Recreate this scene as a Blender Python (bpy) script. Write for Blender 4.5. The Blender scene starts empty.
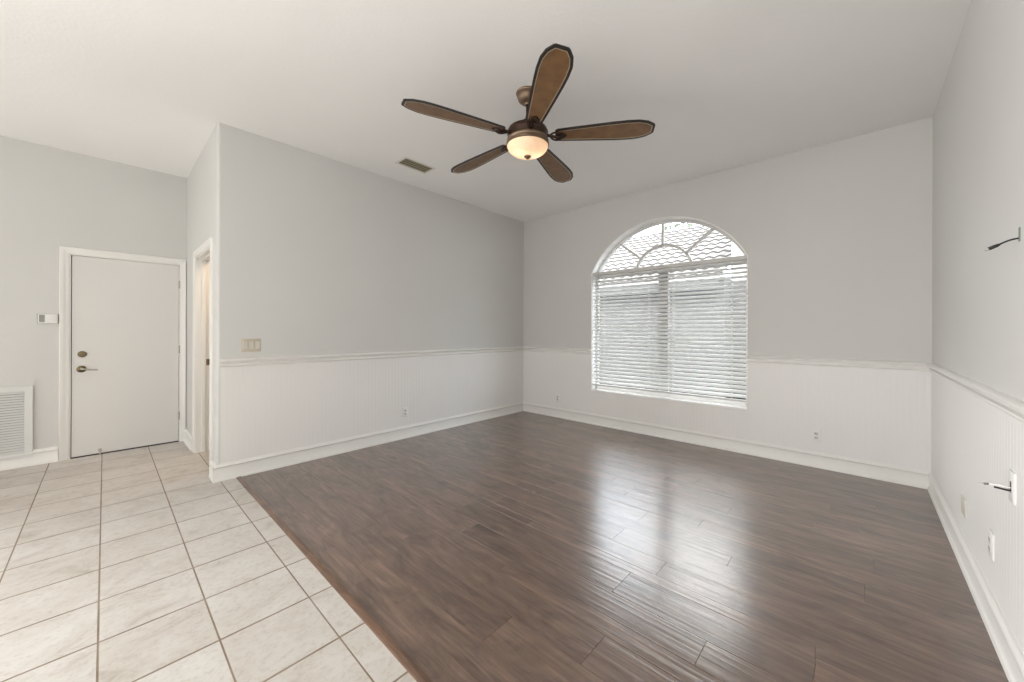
import bpy, bmesh, math, random
from mathutils import Vector, Matrix

scene = bpy.context.scene
COL = scene.collection
R = math.radians
random.seed(7)

# ------------------------------------------------------------------ room dimensions (metres)
H = 3.042            # ceiling height
W = 4.464            # window wall runs x = 0 .. W at y = 0
L = 3.902            # left wall runs y = 0 .. -L at x = 0
A = 1.759            # entry wall plane at x = -A
YB = -8.4            # rear end of the open room
WT = 0.12            # partition thickness
XL, XR, ZS, ZP, ZT = 1.266, 3.147, 0.470, 2.084, 2.660   # window opening: left, right, sill, spring, crown

# ------------------------------------------------------------------ camera
cam_d = bpy.data.cameras.new('camera')
cam = bpy.data.objects.new('camera', cam_d)
COL.objects.link(cam)
cam_d.sensor_fit = 'HORIZONTAL'
cam_d.sensor_width = 36.0
cam_d.lens = 376.113 / 1024 * 36.0
cam_d.shift_x = -7.533 / 1024
cam_d.shift_y = -9.839 / 1024
cam_d.clip_start = 0.05
yaw, roll = -0.73644, 0.0032846
F = Vector((math.sin(yaw), math.cos(yaw), 0))
Rt = Vector((math.cos(yaw), -math.sin(yaw), 0))
Up = Vector((0, 0, 1))
R2 = Rt * math.cos(roll) + Up * math.sin(roll)
U2 = -Rt * math.sin(roll) + Up * math.cos(roll)
m = Matrix.Identity(4)
for i in range(3):
    m[i][0] = R2[i]; m[i][1] = U2[i]; m[i][2] = -F[i]
m.translation = Vector((4.0311, -4.5396, 1.28))
cam.matrix_world = m
scene.camera = cam

# ------------------------------------------------------------------ exposure
vs = scene.view_settings
vs.view_transform = 'Standard'
vs.look = 'None'
vs.exposure = 0.08
vs.gamma = 1.0
vs.use_curve_mapping = False

# ------------------------------------------------------------------ world (bright hazy sky)
SKY = 8.2
world = bpy.data.worlds.new('sky')
scene.world = world
world.use_nodes = True
wn, wl = world.node_tree.nodes, world.node_tree.links
wn.clear()
wo = wn.new('ShaderNodeOutputWorld'); wb = wn.new('ShaderNodeBackground')
tc = wn.new('ShaderNodeTexCoord'); wnz = wn.new('ShaderNodeTexNoise'); wr = wn.new('ShaderNodeValToRGB')
wnz.inputs['Scale'].default_value = 2.2; wnz.inputs['Detail'].default_value = 5
wr.color_ramp.elements[0].position = 0.38; wr.color_ramp.elements[0].color = (0.74, 0.85, 1.0, 1)
wr.color_ramp.elements[1].position = 0.62; wr.color_ramp.elements[1].color = (1.0, 1.0, 1.0, 1)
wl.new(tc.outputs['Generated'], wnz.inputs['Vector']); wl.new(wnz.outputs['Fac'], wr.inputs['Fac'])
wl.new(wr.outputs['Color'], wb.inputs['Color']); wb.inputs['Strength'].default_value = SKY
wl.new(wb.outputs['Background'], wo.inputs['Surface'])

# ------------------------------------------------------------------ sun and added fill lights beside and behind the camera
def add_light(name, kind, loc, energy, color=(1, 1, 1), rot=(0, 0, 0), **kw):
    d = bpy.data.lights.new(name, kind); d.energy = energy; d.color = color
    o = bpy.data.objects.new(name, d); COL.objects.link(o)
    o.location = loc; o.rotation_euler = rot
    for k, v in kw.items(): setattr(d, k, v)
    return o

add_light('sun', 'SUN', (0, -2, 12), 2.0, (1.0, 0.96, 0.9), (R(38), 0, R(25)), angle=R(2))
add_light('rear_fill', 'AREA', (0.1, YB + 0.1, 1.35), 62, (1.0, 0.99, 0.975), (R(90), 0, 0),
          shape='RECTANGLE', size=3.4, size_y=2.3)  # added fill for the hall partition; the rear wall has no opening
add_light('entry_side_fill', 'AREA', (-A + 0.1, -7.0, 1.05), 150, (1.0, 0.995, 0.985), (0, R(-86), R(22)),
          shape='RECTANGLE', size=1.6, size_y=1.8, spread=R(80))  # added fill beamed at the right wall, no real source there
add_light('camera_side_fill', 'AREA', (3.1, -6.9, 1.2), 52, (1.0, 0.985, 0.96), (R(122), 0, R(8)),
          shape='RECTANGLE', size=2.6, size_y=2.0)  # added up-light behind the camera, brightens the ceiling like bounced flash
portal = add_light('window_portal', 'AREA', ((XL + XR) / 2, 0.26, 1.56), 1, rot=(R(-90), 0, 0), shape='RECTANGLE', size=2.0, size_y=2.3)
portal.data.cycles.is_portal = True

# ------------------------------------------------------------------ material helpers
def new_mat(name, color=(0.8, 0.8, 0.8), rough=0.5, metal=0.0, **kw):
    mt = bpy.data.materials.new(name); mt.use_nodes = True
    b = mt.node_tree.nodes['Principled BSDF']
    b.inputs['Base Color'].default_value = (*color, 1)
    b.inputs['Roughness'].default_value = rough
    b.inputs['Metallic'].default_value = metal
    for k, v in kw.items(): b.inputs[k].default_value = v
    return mt, mt.node_tree.nodes, mt.node_tree.links, b

def noise(n, l, scale, detail=4, rough=0.5, vec=None, dist=0.0):
    t = n.new('ShaderNodeTexNoise')
    t.inputs['Scale'].default_value = scale; t.inputs['Detail'].default_value = detail
    t.inputs['Roughness'].default_value = rough; t.inputs['Distortion'].default_value = dist
    if vec is not None: l.new(vec, t.inputs['Vector'])
    return t

def ramp(n, l, fac, stops):
    r = n.new('ShaderNodeValToRGB')
    e = r.color_ramp.elements
    while len(e) < len(stops): e.new(0.5)
    for x, (p, c) in zip(e, stops):
        x.position = p; x.color = (*c, 1)
    l.new(fac, r.inputs['Fac'])
    return r

def bump(n, l, b, height, strength, dist=0.01, prev=None):
    bp = n.new('ShaderNodeBump')
    bp.inputs['Strength'].default_value = strength; bp.inputs['Distance'].default_value = dist
    l.new(height, bp.inputs['Height'])
    if prev: l.new(prev.outputs['Normal'], bp.inputs['Normal'])
    l.new(bp.outputs['Normal'], b.inputs['Normal'])
    return bp

def obj_coord(n, l, scale=(1, 1, 1), kind='Object'):
    t = n.new('ShaderNodeTexCoord'); mp = n.new('ShaderNodeMapping')
    mp.inputs['Scale'].default_value = scale
    l.new(t.outputs[kind], mp.inputs['Vector'])
    return mp.outputs['Vector']

def paint(name, color, rough, bscale, bstr, var=0.02):
    mt, n, l, b = new_mat(name, color, rough)
    v = obj_coord(n, l)
    c = noise(n, l, 1.3, 3, vec=v)
    lo = tuple(max(0, x - var) for x in color); hi = tuple(min(1, x + var) for x in color)
    l.new(ramp(n, l, c.outputs['Fac'], [(0.3, lo), (0.7, hi)]).outputs['Color'], b.inputs['Base Color'])
    t = noise(n, l, bscale, 3, vec=v)
    bump(n, l, b, t.outputs['Fac'], bstr, 0.004)
    return mt

M = {}
M['wall'] = paint('wall_paint', (0.60, 0.594, 0.572), 0.6, 160, 0.10, 0.008)
M['wains'] = paint('wainscot_paint', (0.78, 0.765, 0.745), 0.42, 90, 0.05, 0.006)
M['trim'] = paint('trim_gloss_paint', (0.77, 0.757, 0.725), 0.32, 60, 0.03, 0.005)
M['door'] = paint('door_paint', (0.67, 0.655, 0.63), 0.38, 70, 0.05, 0.006)
M['ceil'] = paint('ceiling_paint', (0.87, 0.86, 0.845), 0.75, 55, 0.25, 0.008)
M['reveal'] = paint('window_return_paint', (0.90, 0.89, 0.87), 0.45, 80, 0.05, 0.005)

def simple(key, color, rough, metal=0.0, nscale=40, nstr=0.05, **kw):
    mt, n, l, b = new_mat(key, color, rough, metal, **kw)
    t = noise(n, l, nscale, 3, vec=obj_coord(n, l))
    bump(n, l, b, t.outputs['Fac'], nstr, 0.002)
    M[key] = mt
    return mt

simple('white_plastic', (0.78, 0.77, 0.75), 0.35)
simple('beige_plastic', (0.50, 0.44, 0.35), 0.4)
simple('tan_plastic', (0.60, 0.57, 0.50), 0.4)
simple('socket_plastic', (0.62, 0.60, 0.57), 0.4)
simple('grey_plastic', (0.16, 0.17, 0.15), 0.3)
simple('black_rubber', (0.012, 0.012, 0.012), 0.45)
simple('slot_dark', (0.06, 0.055, 0.05), 0.7)
simple('window_frame_paint', (0.62, 0.60, 0.58), 0.4)
simple('mullion_paint', (0.34, 0.32, 0.30), 0.5)
simple('display_and_shade_grey', (0.27, 0.27, 0.25), 0.3)
simple('bronze', (0.055, 0.032, 0.022), 0.32, 0.75, nscale=25, nstr=0.1)
simple('antique_brass', (0.20, 0.135, 0.09), 0.42, 0.6, nscale=25, nstr=0.1)
simple('bead_brass', (0.50, 0.42, 0.32), 0.35, 0.6)
simple('door_brass', (0.16, 0.125, 0.07), 0.3, 0.85)
simple('nickel', (0.50, 0.47, 0.44), 0.3, 0.9)
simple('silver', (0.62, 0.62, 0.62), 0.3, 0.8)
simple('grille_metal', (0.66, 0.66, 0.64), 0.45)
simple('vent_metal', (0.30, 0.27, 0.18), 0.5)
simple('vent_frame_metal', (0.72, 0.69, 0.65), 0.5)
simple('duct_dark', (0.05, 0.045, 0.03), 0.8)
simple('stucco', (0.42, 0.41, 0.39), 0.85, nscale=120, nstr=0.4)
simple('wall_render', (0.125, 0.12, 0.115), 0.9)
simple('cord_white', (0.88, 0.88, 0.86), 0.6)
simple('gap_dark', (0.03, 0.028, 0.025), 0.9)

# dark stained rim of the fan blades
def wood_mat(key, stops, rough, scale=(2, 60, 60), coat=0.2):
    mt, n, l, b = new_mat(key, rough=rough)
    v = obj_coord(n, l, scale)
    t = noise(n, l, 1.0, 5, 0.6, v, 0.4)
    l.new(ramp(n, l, t.outputs['Fac'], stops).outputs['Color'], b.inputs['Base Color'])
    b.inputs['Coat Weight'].default_value = coat; b.inputs['Coat Roughness'].default_value = 0.3
    bump(n, l, b, t.outputs['Fac'], 0.08, 0.002)
    M[key] = mt
wood_mat('blade_rim', [(0.3, (0.007, 0.0045, 0.003)), (0.7, (0.015, 0.009, 0.006))], 0.45, coat=0.03)
# woven panel of the fan blades
mt, n, l, b = new_mat('blade_weave', rough=0.42)
v = obj_coord(n, l)
w1 = n.new('ShaderNodeTexWave'); w1.inputs['Scale'].default_value = 70; w1.bands_direction = 'X'; l.new(v, w1.inputs['Vector'])
w2 = n.new('ShaderNodeTexWave'); w2.inputs['Scale'].default_value = 70; w2.bands_direction = 'Y'; l.new(v, w2.inputs['Vector'])
mx = n.new('ShaderNodeMath'); mx.operation = 'MULTIPLY'; l.new(w1.outputs['Fac'], mx.inputs[0]); l.new(w2.outputs['Fac'], mx.inputs[1])
nz = noise(n, l, 14, 4, vec=v)
ad = n.new('ShaderNodeMath'); ad.operation = 'MULTIPLY_ADD'; l.new(mx.outputs[0], ad.inputs[0]); ad.inputs[1].default_value = 0.35; l.new(nz.outputs['Fac'], ad.inputs[2])
l.new(ramp(n, l, ad.outputs[0], [(0.3, (0.100, 0.048, 0.016)), (0.8, (0.20, 0.100, 0.038))]).outputs['Color'], b.inputs['Base Color'])
b.inputs['Coat Weight'].default_value = 0.15; b.inputs['Coat Roughness'].default_value = 0.35
bump(n, l, b, mx.outputs[0], 0.25, 0.001)
M['blade_weave'] = mt

# frosted amber glass bowl, lit from within
mt, n, l, b = new_mat('alabaster_glass', (0.95, 0.80, 0.62), 0.35)
v = obj_coord(n, l)
nz = noise(n, l, 9, 3, vec=v, dist=0.8)
l.new(ramp(n, l, nz.outputs['Fac'], [(0.3, (0.92, 0.80, 0.66)), (0.7, (0.98, 0.90, 0.80))]).outputs['Color'], b.inputs['Base Color'])
b.inputs['Subsurface Weight'].default_value = 0.0
tr = n.new('ShaderNodeBsdfTranslucent'); l.new(b.inputs['Base Color'].links[0].from_socket, tr.inputs['Color'])
mix = n.new('ShaderNodeMixShader'); mix.inputs[0].default_value = 0.6
out = n['Material Output']
l.new(b.outputs['BSDF'], mix.inputs[1]); l.new(tr.outputs['BSDF'], mix.inputs[2]); l.new(mix.outputs[0], out.inputs['Surface'])
M['alabaster'] = mt

# blind slats: white, slightly translucent
mt, n, l, b = new_mat('blind_vinyl', (0.86, 0.86, 0.85), 0.4)
tr = n.new('ShaderNodeBsdfTranslucent'); tr.inputs['Color'].default_value = (0.86, 0.85, 0.83, 1)
mix = n.new('ShaderNodeMixShader'); mix.inputs[0].default_value = 0.60
l.new(b.outputs['BSDF'], mix.inputs[1]); l.new(tr.outputs['BSDF'], mix.inputs[2]); l.new(mix.outputs[0], n['Material Output'].inputs['Surface'])
nz = noise(n, l, 200, 2, vec=obj_coord(n, l)); bump(n, l, b, nz.outputs['Fac'], 0.03, 0.001)
M['slat'] = mt
simple('blind_rail_shaded', (0.60, 0.59, 0.57), 0.4)  # headrail and bottom rail: backlit shade put into the colour as grey

# window pane
mt, n, l, b = new_mat('pane_glass', (1, 1, 1), 0.0)
gl = n.new('ShaderNodeBsdfGlossy'); gl.inputs['Roughness'].default_value = 0.0
tp = n.new('ShaderNodeBsdfTransparent'); tp.inputs['Color'].default_value = (0.94, 0.96, 0.95, 1)
fr = n.new('ShaderNodeFresnel'); fr.inputs['IOR'].default_value = 1.4
mix = n.new('ShaderNodeMixShader')
l.new(fr.outputs[0], mix.inputs[0]); l.new(tp.outputs[0], mix.inputs[1]); l.new(gl.outputs[0], mix.inputs[2])
l.new(mix.outputs[0], n['Material Output'].inputs['Surface'])
M['glass'] = mt

# ceramic floor tiles: marbled off-white body, per tile tint from a mesh attribute
mt, n, l, b = new_mat('ceramic_tile', rough=0.5)
v = obj_coord(n, l)
at = n.new('ShaderNodeAttribute'); at.attribute_name = 'tint'
ofs = n.new('ShaderNodeVectorMath'); ofs.operation = 'MULTIPLY_ADD'
l.new(at.outputs['Color'], ofs.inputs[0]); ofs.inputs[1].default_value = (31, 17, 9); l.new(v, ofs.inputs[2])
mp = n.new('ShaderNodeMapping'); mp.inputs['Scale'].default_value = (1.0, 0.75, 1); mp.inputs['Rotation'].default_value = (0, 0, R(20)); l.new(ofs.outputs[0], mp.inputs['Vector'])
n1 = noise(n, l, 6, 7, 0.66, mp.outputs[0], 0.7)
n2 = noise(n, l, 45, 6, 0.75, mp.outputs[0], 0.3)
c1 = ramp(n, l, n1.outputs['Fac'], [(0.28, (0.45, 0.41, 0.36)), (0.43, (0.58, 0.55, 0.51)), (0.60, (0.63, 0.61, 0.58))])
c2 = ramp(n, l, n2.outputs['Fac'], [(0.33, (0.80, 0.76, 0.71)), (0.50, (1, 1, 1))])
mu = n.new('ShaderNodeMixRGB'); mu.blend_type = 'MULTIPLY'; mu.inputs[0].default_value = 0.8
l.new(c1.outputs[0], mu.inputs[1]); l.new(c2.outputs[0], mu.inputs[2])
mu2 = n.new('ShaderNodeMixRGB'); mu2.blend_type = 'MULTIPLY'; mu2.inputs[0].default_value = 1.0
tr_ = ramp(n, l, at.outputs['Fac'], [(0.0, (0.90, 0.88, 0.86)), (1.0, (1.0, 1.0, 1.0))])
l.new(mu.outputs[0], mu2.inputs[1]); l.new(tr_.outputs[0], mu2.inputs[2])
l.new(mu2.outputs[0], b.inputs['Base Color'])
bump(n, l, b, n2.outputs['Fac'], 0.10, 0.002)
M['tile'] = mt
mt, n, l, b = new_mat('grout', rough=0.9)
v = obj_coord(n, l)
nz = noise(n, l, 5, 4, vec=v)
l.new(ramp(n, l, nz.outputs['Fac'], [(0.35, (0.21, 0.155, 0.105)), (0.7, (0.33, 0.265, 0.20))]).outputs[0], b.inputs['Base Color'])
M['grout'] = mt

# hand scraped planks: grain along x, per plank tint from a mesh attribute, gloss coat
def plank_mat(key, dark, mid, light, coat, rough=0.30, coat_rough=0.13):
    mt, n, l, b = new_mat(key, rough=rough)
    v = obj_coord(n, l)
    at = n.new('ShaderNodeAttribute'); at.attribute_name = 'tint'
    ofs = n.new('ShaderNodeVectorMath'); ofs.operation = 'MULTIPLY_ADD'
    l.new(at.outputs['Color'], ofs.inputs[0]); ofs.inputs[1].default_value = (23, 11, 5); l.new(v, ofs.inputs[2])
    mp = n.new('ShaderNodeMapping'); mp.inputs['Scale'].default_value = (1.3, 17, 1); l.new(ofs.outputs[0], mp.inputs['Vector'])
    g1 = noise(n, l, 2.2, 8, 0.65, mp.outputs[0], 0.9)
    mp2 = n.new('ShaderNodeMapping'); mp2.inputs['Scale'].default_value = (1.6, 4.0, 1); l.new(ofs.outputs[0], mp2.inputs['Vector'])
    g2 = noise(n, l, 1.7, 5, 0.6, mp2.outputs[0], 1.2)
    c = ramp(n, l, g1.outputs['Fac'], [(0.30, dark), (0.52, mid), (0.74, light)])
    c2 = ramp(n, l, g2.outputs['Fac'], [(0.32, (0.50, 0.46, 0.44)), (0.50, (0.85, 0.83, 0.82)), (0.66, (1.12, 1.05, 1.02))])
    mu = n.new('ShaderNodeMixRGB'); mu.blend_type = 'MULTIPLY'; mu.inputs[0].default_value = 0.85
    l.new(c.outputs[0], mu.inputs[1]); l.new(c2.outputs[0], mu.inputs[2])
    tr_ = ramp(n, l, at.outputs['Fac'], [(0.0, (0.72, 0.70, 0.70)), (1.0, (1.15, 1.12, 1.10))])
    mu2 = n.new('ShaderNodeMixRGB'); mu2.blend_type = 'MULTIPLY'; mu2.inputs[0].default_value = 1.0
    l.new(mu.outputs[0], mu2.inputs[1]); l.new(tr_.outputs[0], mu2.inputs[2])
    l.new(mu2.outputs[0], b.inputs['Base Color'])
    # scrape ridges running along the plank
    mp3 = n.new('ShaderNodeMapping'); mp3.inputs['Scale'].default_value = (0.55, 22, 1); l.new(ofs.outputs[0], mp3.inputs['Vector'])
    s1 = noise(n, l, 2.0, 2, 0.5, mp3.outputs[0], 0.2)
    bp1 = bump(n, l, b, s1.outputs['Fac'], 0.42, 0.004)
    bp2 = bump(n, l, b, g1.outputs['Fac'], 0.12, 0.002, bp1)
    b.inputs['Coat Weight'].default_value = coat
    b.inputs['Coat Roughness'].default_value = coat_rough
    b.inputs['Coat IOR'].default_value = 1.75
    l.new(bp2.outputs['Normal'], b.inputs['Coat Normal'])
    M[key] = mt
plank_mat('plank_wood', (0.135, 0.089, 0.066), (0.20, 0.138, 0.106), (0.295, 0.210, 0.168), 0.7, 0.32, 0.18)
plank_mat('reducer_wood', (0.10, 0.055, 0.032), (0.20, 0.115, 0.070), (0.32, 0.20, 0.13), 0.4, 0.35, 0.25)

# outside
mt, n, l, b = new_mat('roof_tile', rough=0.9)
v = obj_coord(n, l)
nz = noise(n, l, 3.0, 4, vec=v)
l.new(ramp(n, l, nz.outputs['Fac'], [(0.3, (0.15, 0.137, 0.127)), (0.7, (0.20, 0.186, 0.176))]).outputs[0], b.inputs['Base Color'])
M['roof_tile'] = mt
simple('roof_lip_shade', (0.07, 0.063, 0.057), 0.9)  # dark course lips: shadow under the tile overlaps put into the colour
mt, n, l, b = new_mat('leaf', (0.16, 0.26, 0.08), 0.6)
nz = noise(n, l, 6, 4, vec=obj_coord(n, l))
l.new(ramp(n, l, nz.outputs['Fac'], [(0.3, (0.17, 0.195, 0.145)), (0.7, (0.27, 0.29, 0.23))]).outputs[0], b.inputs['Base Color'])
M['leaf'] = mt
simple('bark', (0.16, 0.12, 0.09), 0.9)
mt, n, l, b = new_mat('lawn', rough=0.95)
nz = noise(n, l, 4, 5, vec=obj_coord(n, l))
l.new(ramp(n, l, nz.outputs['Fac'], [(0.3, (0.07, 0.07, 0.062)), (0.7, (0.11, 0.11, 0.10))]).outputs[0], b.inputs['Base Color'])
M['lawn'] = mt

# ------------------------------------------------------------------ object helpers
def tag(o, label=None, cat=None, group=None, kind=None):
    if label: o['label'] = label
    if cat: o['category'] = cat
    if group: o['group'] = group
    if kind: o['kind'] = kind
    return o

def link(name, bm, mat, parent=None, smooth=False, recalc=True):
    if recalc: bmesh.ops.recalc_face_normals(bm, faces=bm.faces[:])
    me = bpy.data.meshes.new(name); bm.to_mesh(me); bm.free()
    for mm in (mat if isinstance(mat, (list, tuple)) else [mat]): me.materials.append(mm)
    if smooth:
        for p in me.polygons: p.use_smooth = True
    o = bpy.data.objects.new(name, me); COL.objects.link(o)
    if parent: o.parent = parent
    return o

def auto_smooth(o, ang=40):
    me = o.data
    for p in me.polygons: p.use_smooth = True
    bm = bmesh.new(); bm.from_mesh(me)
    for e in bm.edges:
        if len(e.link_faces) == 2 and e.calc_face_angle(0) > R(ang): e.smooth = False
    bm.to_mesh(me); bm.free()
    return o

def empty(name, loc, rot=(0, 0, 0)):
    o = bpy.data.objects.new(name, None); COL.objects.link(o)
    o.location = loc; o.rotation_euler = rot; o.empty_display_size = 0.1
    return o

def box(bm, x0, x1, y0, y1, z0, z1, bev=0.0, mi=0):
    vs_ = [bm.verts.new(p) for p in ((x0, y0, z0), (x1, y0, z0), (x1, y1, z0), (x0, y1, z0), (x0, y0, z1), (x1, y0, z1), (x1, y1, z1), (x0, y1, z1))]
    fs = [bm.faces.new([vs_[i] for i in q]) for q in ((0, 3, 2, 1), (4, 5, 6, 7), (0, 1, 5, 4), (1, 2, 6, 5), (2, 3, 7, 6), (3, 0, 4, 7))]
    for f in fs: f.material_index = mi
    if bev > 0:
        es = list({e for f in fs for e in f.edges})
        r = bmesh.ops.bevel(bm, geom=es, offset=bev, segments=2, affect='EDGES', profile=0.5)
        for f in r['faces']: f.material_index = mi
    return fs

def boxes(name, lst, mat, parent=None, bev=0.0, kind=None):
    bm = bmesh.new()
    for q in lst: box(bm, *q, bev=bev)
    o = link(name, bm, mat, parent)
    if kind: o['kind'] = kind
    return o

def prism(bm, pts, z0, z1, mi=0):
    """closed outline in xy extruded between two heights"""
    a = [bm.verts.new((x, y, z0)) for x, y in pts]; c = [bm.verts.new((x, y, z1)) for x, y in pts]
    fs = [bm.faces.new(a[::-1]), bm.faces.new(c)]
    k = len(pts)
    for i in range(k): fs.append(bm.faces.new((a[i], a[(i + 1) % k], c[(i + 1) % k], c[i])))
    for f in fs: f.material_index = mi
    return fs

def lathe(bm, prof, seg=40, cap=True, center=(0, 0, 0)):
    rings = []
    cx, cy, cz = center
    for r, z in prof:
        if r < 1e-6: rings.append([bm.verts.new((cx, cy, cz + z))])
        else: rings.append([bm.verts.new((cx + r * math.cos(2 * math.pi * i / seg), cy + r * math.sin(2 * math.pi * i / seg), cz + z)) for i in range(seg)])
    for a, c in zip(rings, rings[1:]):
        for i in range(seg):
            j = (i + 1) % seg
            if len(a) == 1 and len(c) == 1: continue
            if len(a) == 1: bm.faces.new((a[0], c[i], c[j]))
            elif len(c) == 1: bm.faces.new((a[i], a[j], c[0]))
            else: bm.faces.new((a[i], a[j], c[j], c[i]))
    if cap:
        for rg in (rings[0], rings[-1]):
            if len(rg) > 2: bm.faces.new(rg)

def tube(bm, pts, rad, seg=10):
    """tube through points; rad is a number or a list"""
    pts = [Vector(p) for p in pts]
    rs = rad if isinstance(rad, (list, tuple)) else [rad] * len(pts)
    rings = []; ref = None
    for i, p in enumerate(pts):
        t = (pts[min(i + 1, len(pts) - 1)] - pts[max(i - 1, 0)]).normalized()
        if ref is None: ref = Vector((0, 0, 1)) if abs(t.z) < 0.9 else Vector((1, 0, 0))
        u = (ref - t * ref.dot(t)).normalized(); w = t.cross(u); ref = u
        rings.append([bm.verts.new(p + (u * math.cos(2 * math.pi * k / seg) + w * math.sin(2 * math.pi * k / seg)) * rs[i]) for k in range(seg)])
    for a, c in zip(rings, rings[1:]):
        for k in range(seg): bm.faces.new((a[k], a[(k + 1) % seg], c[(k + 1) % seg], c[k]))
    bm.faces.new(rings[0][::-1]); bm.faces.new(rings[-1])

def bez(p0, p1, p2, p3, k=10):
    p0, p1, p2, p3 = map(Vector, (p0, p1, p2, p3))
    return [((1 - t) ** 3) * p0 + 3 * ((1 - t) ** 2) * t * p1 + 3 * (1 - t) * t * t * p2 + t ** 3 * p3 for t in (i / k for i in range(k + 1))]

def sweep_profile(bm, prof, a, c, nrm, up=Vector((0, 0, 1)), z=0.0):
    """prof = [(depth, height)] carried in a straight line from a to c; nrm points into the room"""
    a, c, nrm = Vector(a), Vector(c), Vector(nrm)
    A_ = [bm.verts.new(a + nrm * d + up * (h_ + z)) for d, h_ in prof]
    C_ = [bm.verts.new(c + nrm * d + up * (h_ + z)) for d, h_ in prof]
    k = len(prof)
    for i in range(k):
        bm.faces.new((A_[i], A_[(i + 1) % k], C_[(i + 1) % k], C_[i]))
    bm.faces.new(A_[::-1]); bm.faces.new(C_)

BASE = [(0, 0), (0.027, 0), (0.027, 0.008), (0.023, 0.017), (0.016, 0.021), (0.014, 0.024), (0.014, 0.108), (0.020, 0.113), (0.022, 0.120), (0.019, 0.128), (0.012, 0.133), (0.009, 0.142), (0, 0.144)]
RAIL = [(0, 0), (0.008, 0.0), (0.016, 0.004), (0.019, 0.011), (0.017, 0.019), (0.006, 0.023), (0.0035, 0.025), (0.0035, 0.037), (0.012, 0.039), (0.024, 0.041), (0.029, 0.047), (0.030, 0.056), (0.025, 0.063), (0.014, 0.068), (0, 0.070)]
RZ = 0.965

# ------------------------------------------------------------------ shell: walls
def wall(name, lst): return boxes(name, lst, M['wall'], kind='structure')

# left wall with a rounded outer corner at its hall end
bm = bmesh.new()
rc = 0.022
pts = [(-WT, 0), (0, 0), (0, -L + rc)] + [(-rc + rc * math.cos(t), -L + rc - rc * math.sin(t)) for t in (R(15 * i) for i in range(1, 6))] + [(-rc, -L), (-WT, -L)]
prism(bm, pts, 0, H)
o = link('wall_left', bm, M['wall']); o['kind'] = 'structure'; auto_smooth(o, 50)

# window wall with an arched opening
HW = (XR - XL) / 2; XC = (XL + XR) / 2
RISE = ZT - ZP; RA = (HW * HW + RISE * RISE) / (2 * RISE); ZA = ZT - RA
def arch(x, r=RA): return ZA + math.sqrt(max(0.0, r * r - (x - XC) ** 2))
WD = 0.20
bm = bmesh.new()
NX = 40
xs = [XC - HW * math.cos(math.pi * i / NX) for i in range(NX + 1)]
for y in (0.0, WD):
    def q(*p): bm.faces.new([bm.verts.new((x, y, z)) for x, z in p])
    q((-0.6, 0), (XL, 0), (XL, H), (-0.6, H)); q((XR, 0), (W + 0.3, 0), (W + 0.3, H), (XR, H)); q((XL, 0), (XR, 0), (XR, ZS), (XL, ZS))
    for x0, x1 in zip(xs, xs[1:]): q((x0, arch(x0)), (x1, arch(x1)), (x1, H), (x0, H))
for (x0, z0), (x1, z1) in (((XL, ZS), (XR, ZS)), ((XL, ZS), (XL, ZP)), ((XR, ZS), (XR, ZP))):
    bm.faces.new([bm.verts.new(p) for p in ((x0, 0, z0), (x1, 0, z1), (x1, WD, z1), (x0, WD, z0))])
for x0, x1 in zip(xs, xs[1:]):
    bm.faces.new([bm.verts.new(p) for p in ((x0, 0, arch(x0)), (x1, 0, arch(x1)), (x1, WD, arch(x1)), (x0, WD, arch(x0)))])
bmesh.ops.remove_doubles(bm, verts=bm.verts[:], dist=1e-5)
o = link('wall_window', bm, M['wall']); o['kind'] = 'structure'

wall('wall_right', [(W, W + WT, YB, 0, 0, H)])
# hall partition with a doorway (opening DX0..DX1)
DX0, DX1, DZ = -1.10, -0.245, 2.035
wall('wall_hall', [(-A, DX0, -L, -L + WT, 0, H), (DX1, -WT, -L, -L + WT, 0, H), (DX0, DX1, -L, -L + WT, DZ, H)])
# entry wall, door opening EY0..EY1
EY0, EY1, EZ = -4.776, -3.953, 2.034
wall('wall_entry', [(-A - WT, -A, EY1, 0, 0, H), (-A - WT, -A, EY0, EY1, EZ, H), (-A - WT, -A, YB, EY0, 0, H)])
wall('wall_bath', [(-A, -WT, -1.9, -1.8, 0, H)])
wall('wall_rear', [(-A, W, YB - WT, YB, 0, H)])

# ceiling
o = boxes('ceiling', [(-A - WT, W + WT, YB - WT, WD, H, H + 0.12)], M['ceil'], kind='structure')

# ------------------------------------------------------------------ shell: floors
YW = -3.772          # edge between tile and the reducer strip
# tile field: one slab of grout with every tile standing proud of it
bm = bmesh.new()
tint = bm.loops.layers.color.new('tint')
def paint_faces(faces, c):
    for f in faces:
        for lp in f.loops: lp[tint] = c
def rc4():
    r_ = random.random(); return (r_, random.random(), random.random(), 1)
fs = box(bm, -A, W, YB, YW, -0.05, -0.0012, mi=1); paint_faces(fs, (0.5, 0.5, 0.5, 1))
fs = box(bm, -A, 0.0, YW, -1.8, -0.05, -0.0012, mi=1); paint_faces(fs, (0.5, 0.5, 0.5, 1))
G = 0.0065; GX = 0.010
PX, PY = 0.3505, 0.3385
Y0 = -3.878
def tile_at(x0, x1, y0, y1):
    # keep inside the tiled area
    if x1 - x0 < 0.02 or y1 - y0 < 0.02: return
    zt = random.uniform(-0.0003, 0.0)
    c = rc4()
    a = [bm.verts.new(p) for p in ((x0, y0, -0.0012), (x1, y0, -0.0012), (x1, y1, -0.0012), (x0, y1, -0.0012))]
    e = 0.0002
    t_ = [bm.verts.new(p) for p in ((x0 + e, y0 + e, zt), (x1 - e, y0 + e, zt), (x1 - e, y1 - e, zt), (x0 + e, y1 - e, zt))]
    fs = [bm.faces.new(t_)] + [bm.faces.new((a[i], a[(i + 1) % 4], t_[(i + 1) % 4], t_[i])) for i in range(4)]
    paint_faces(fs, c)
ix0 = math.floor((-A - 0.32) / PX) - 1
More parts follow.
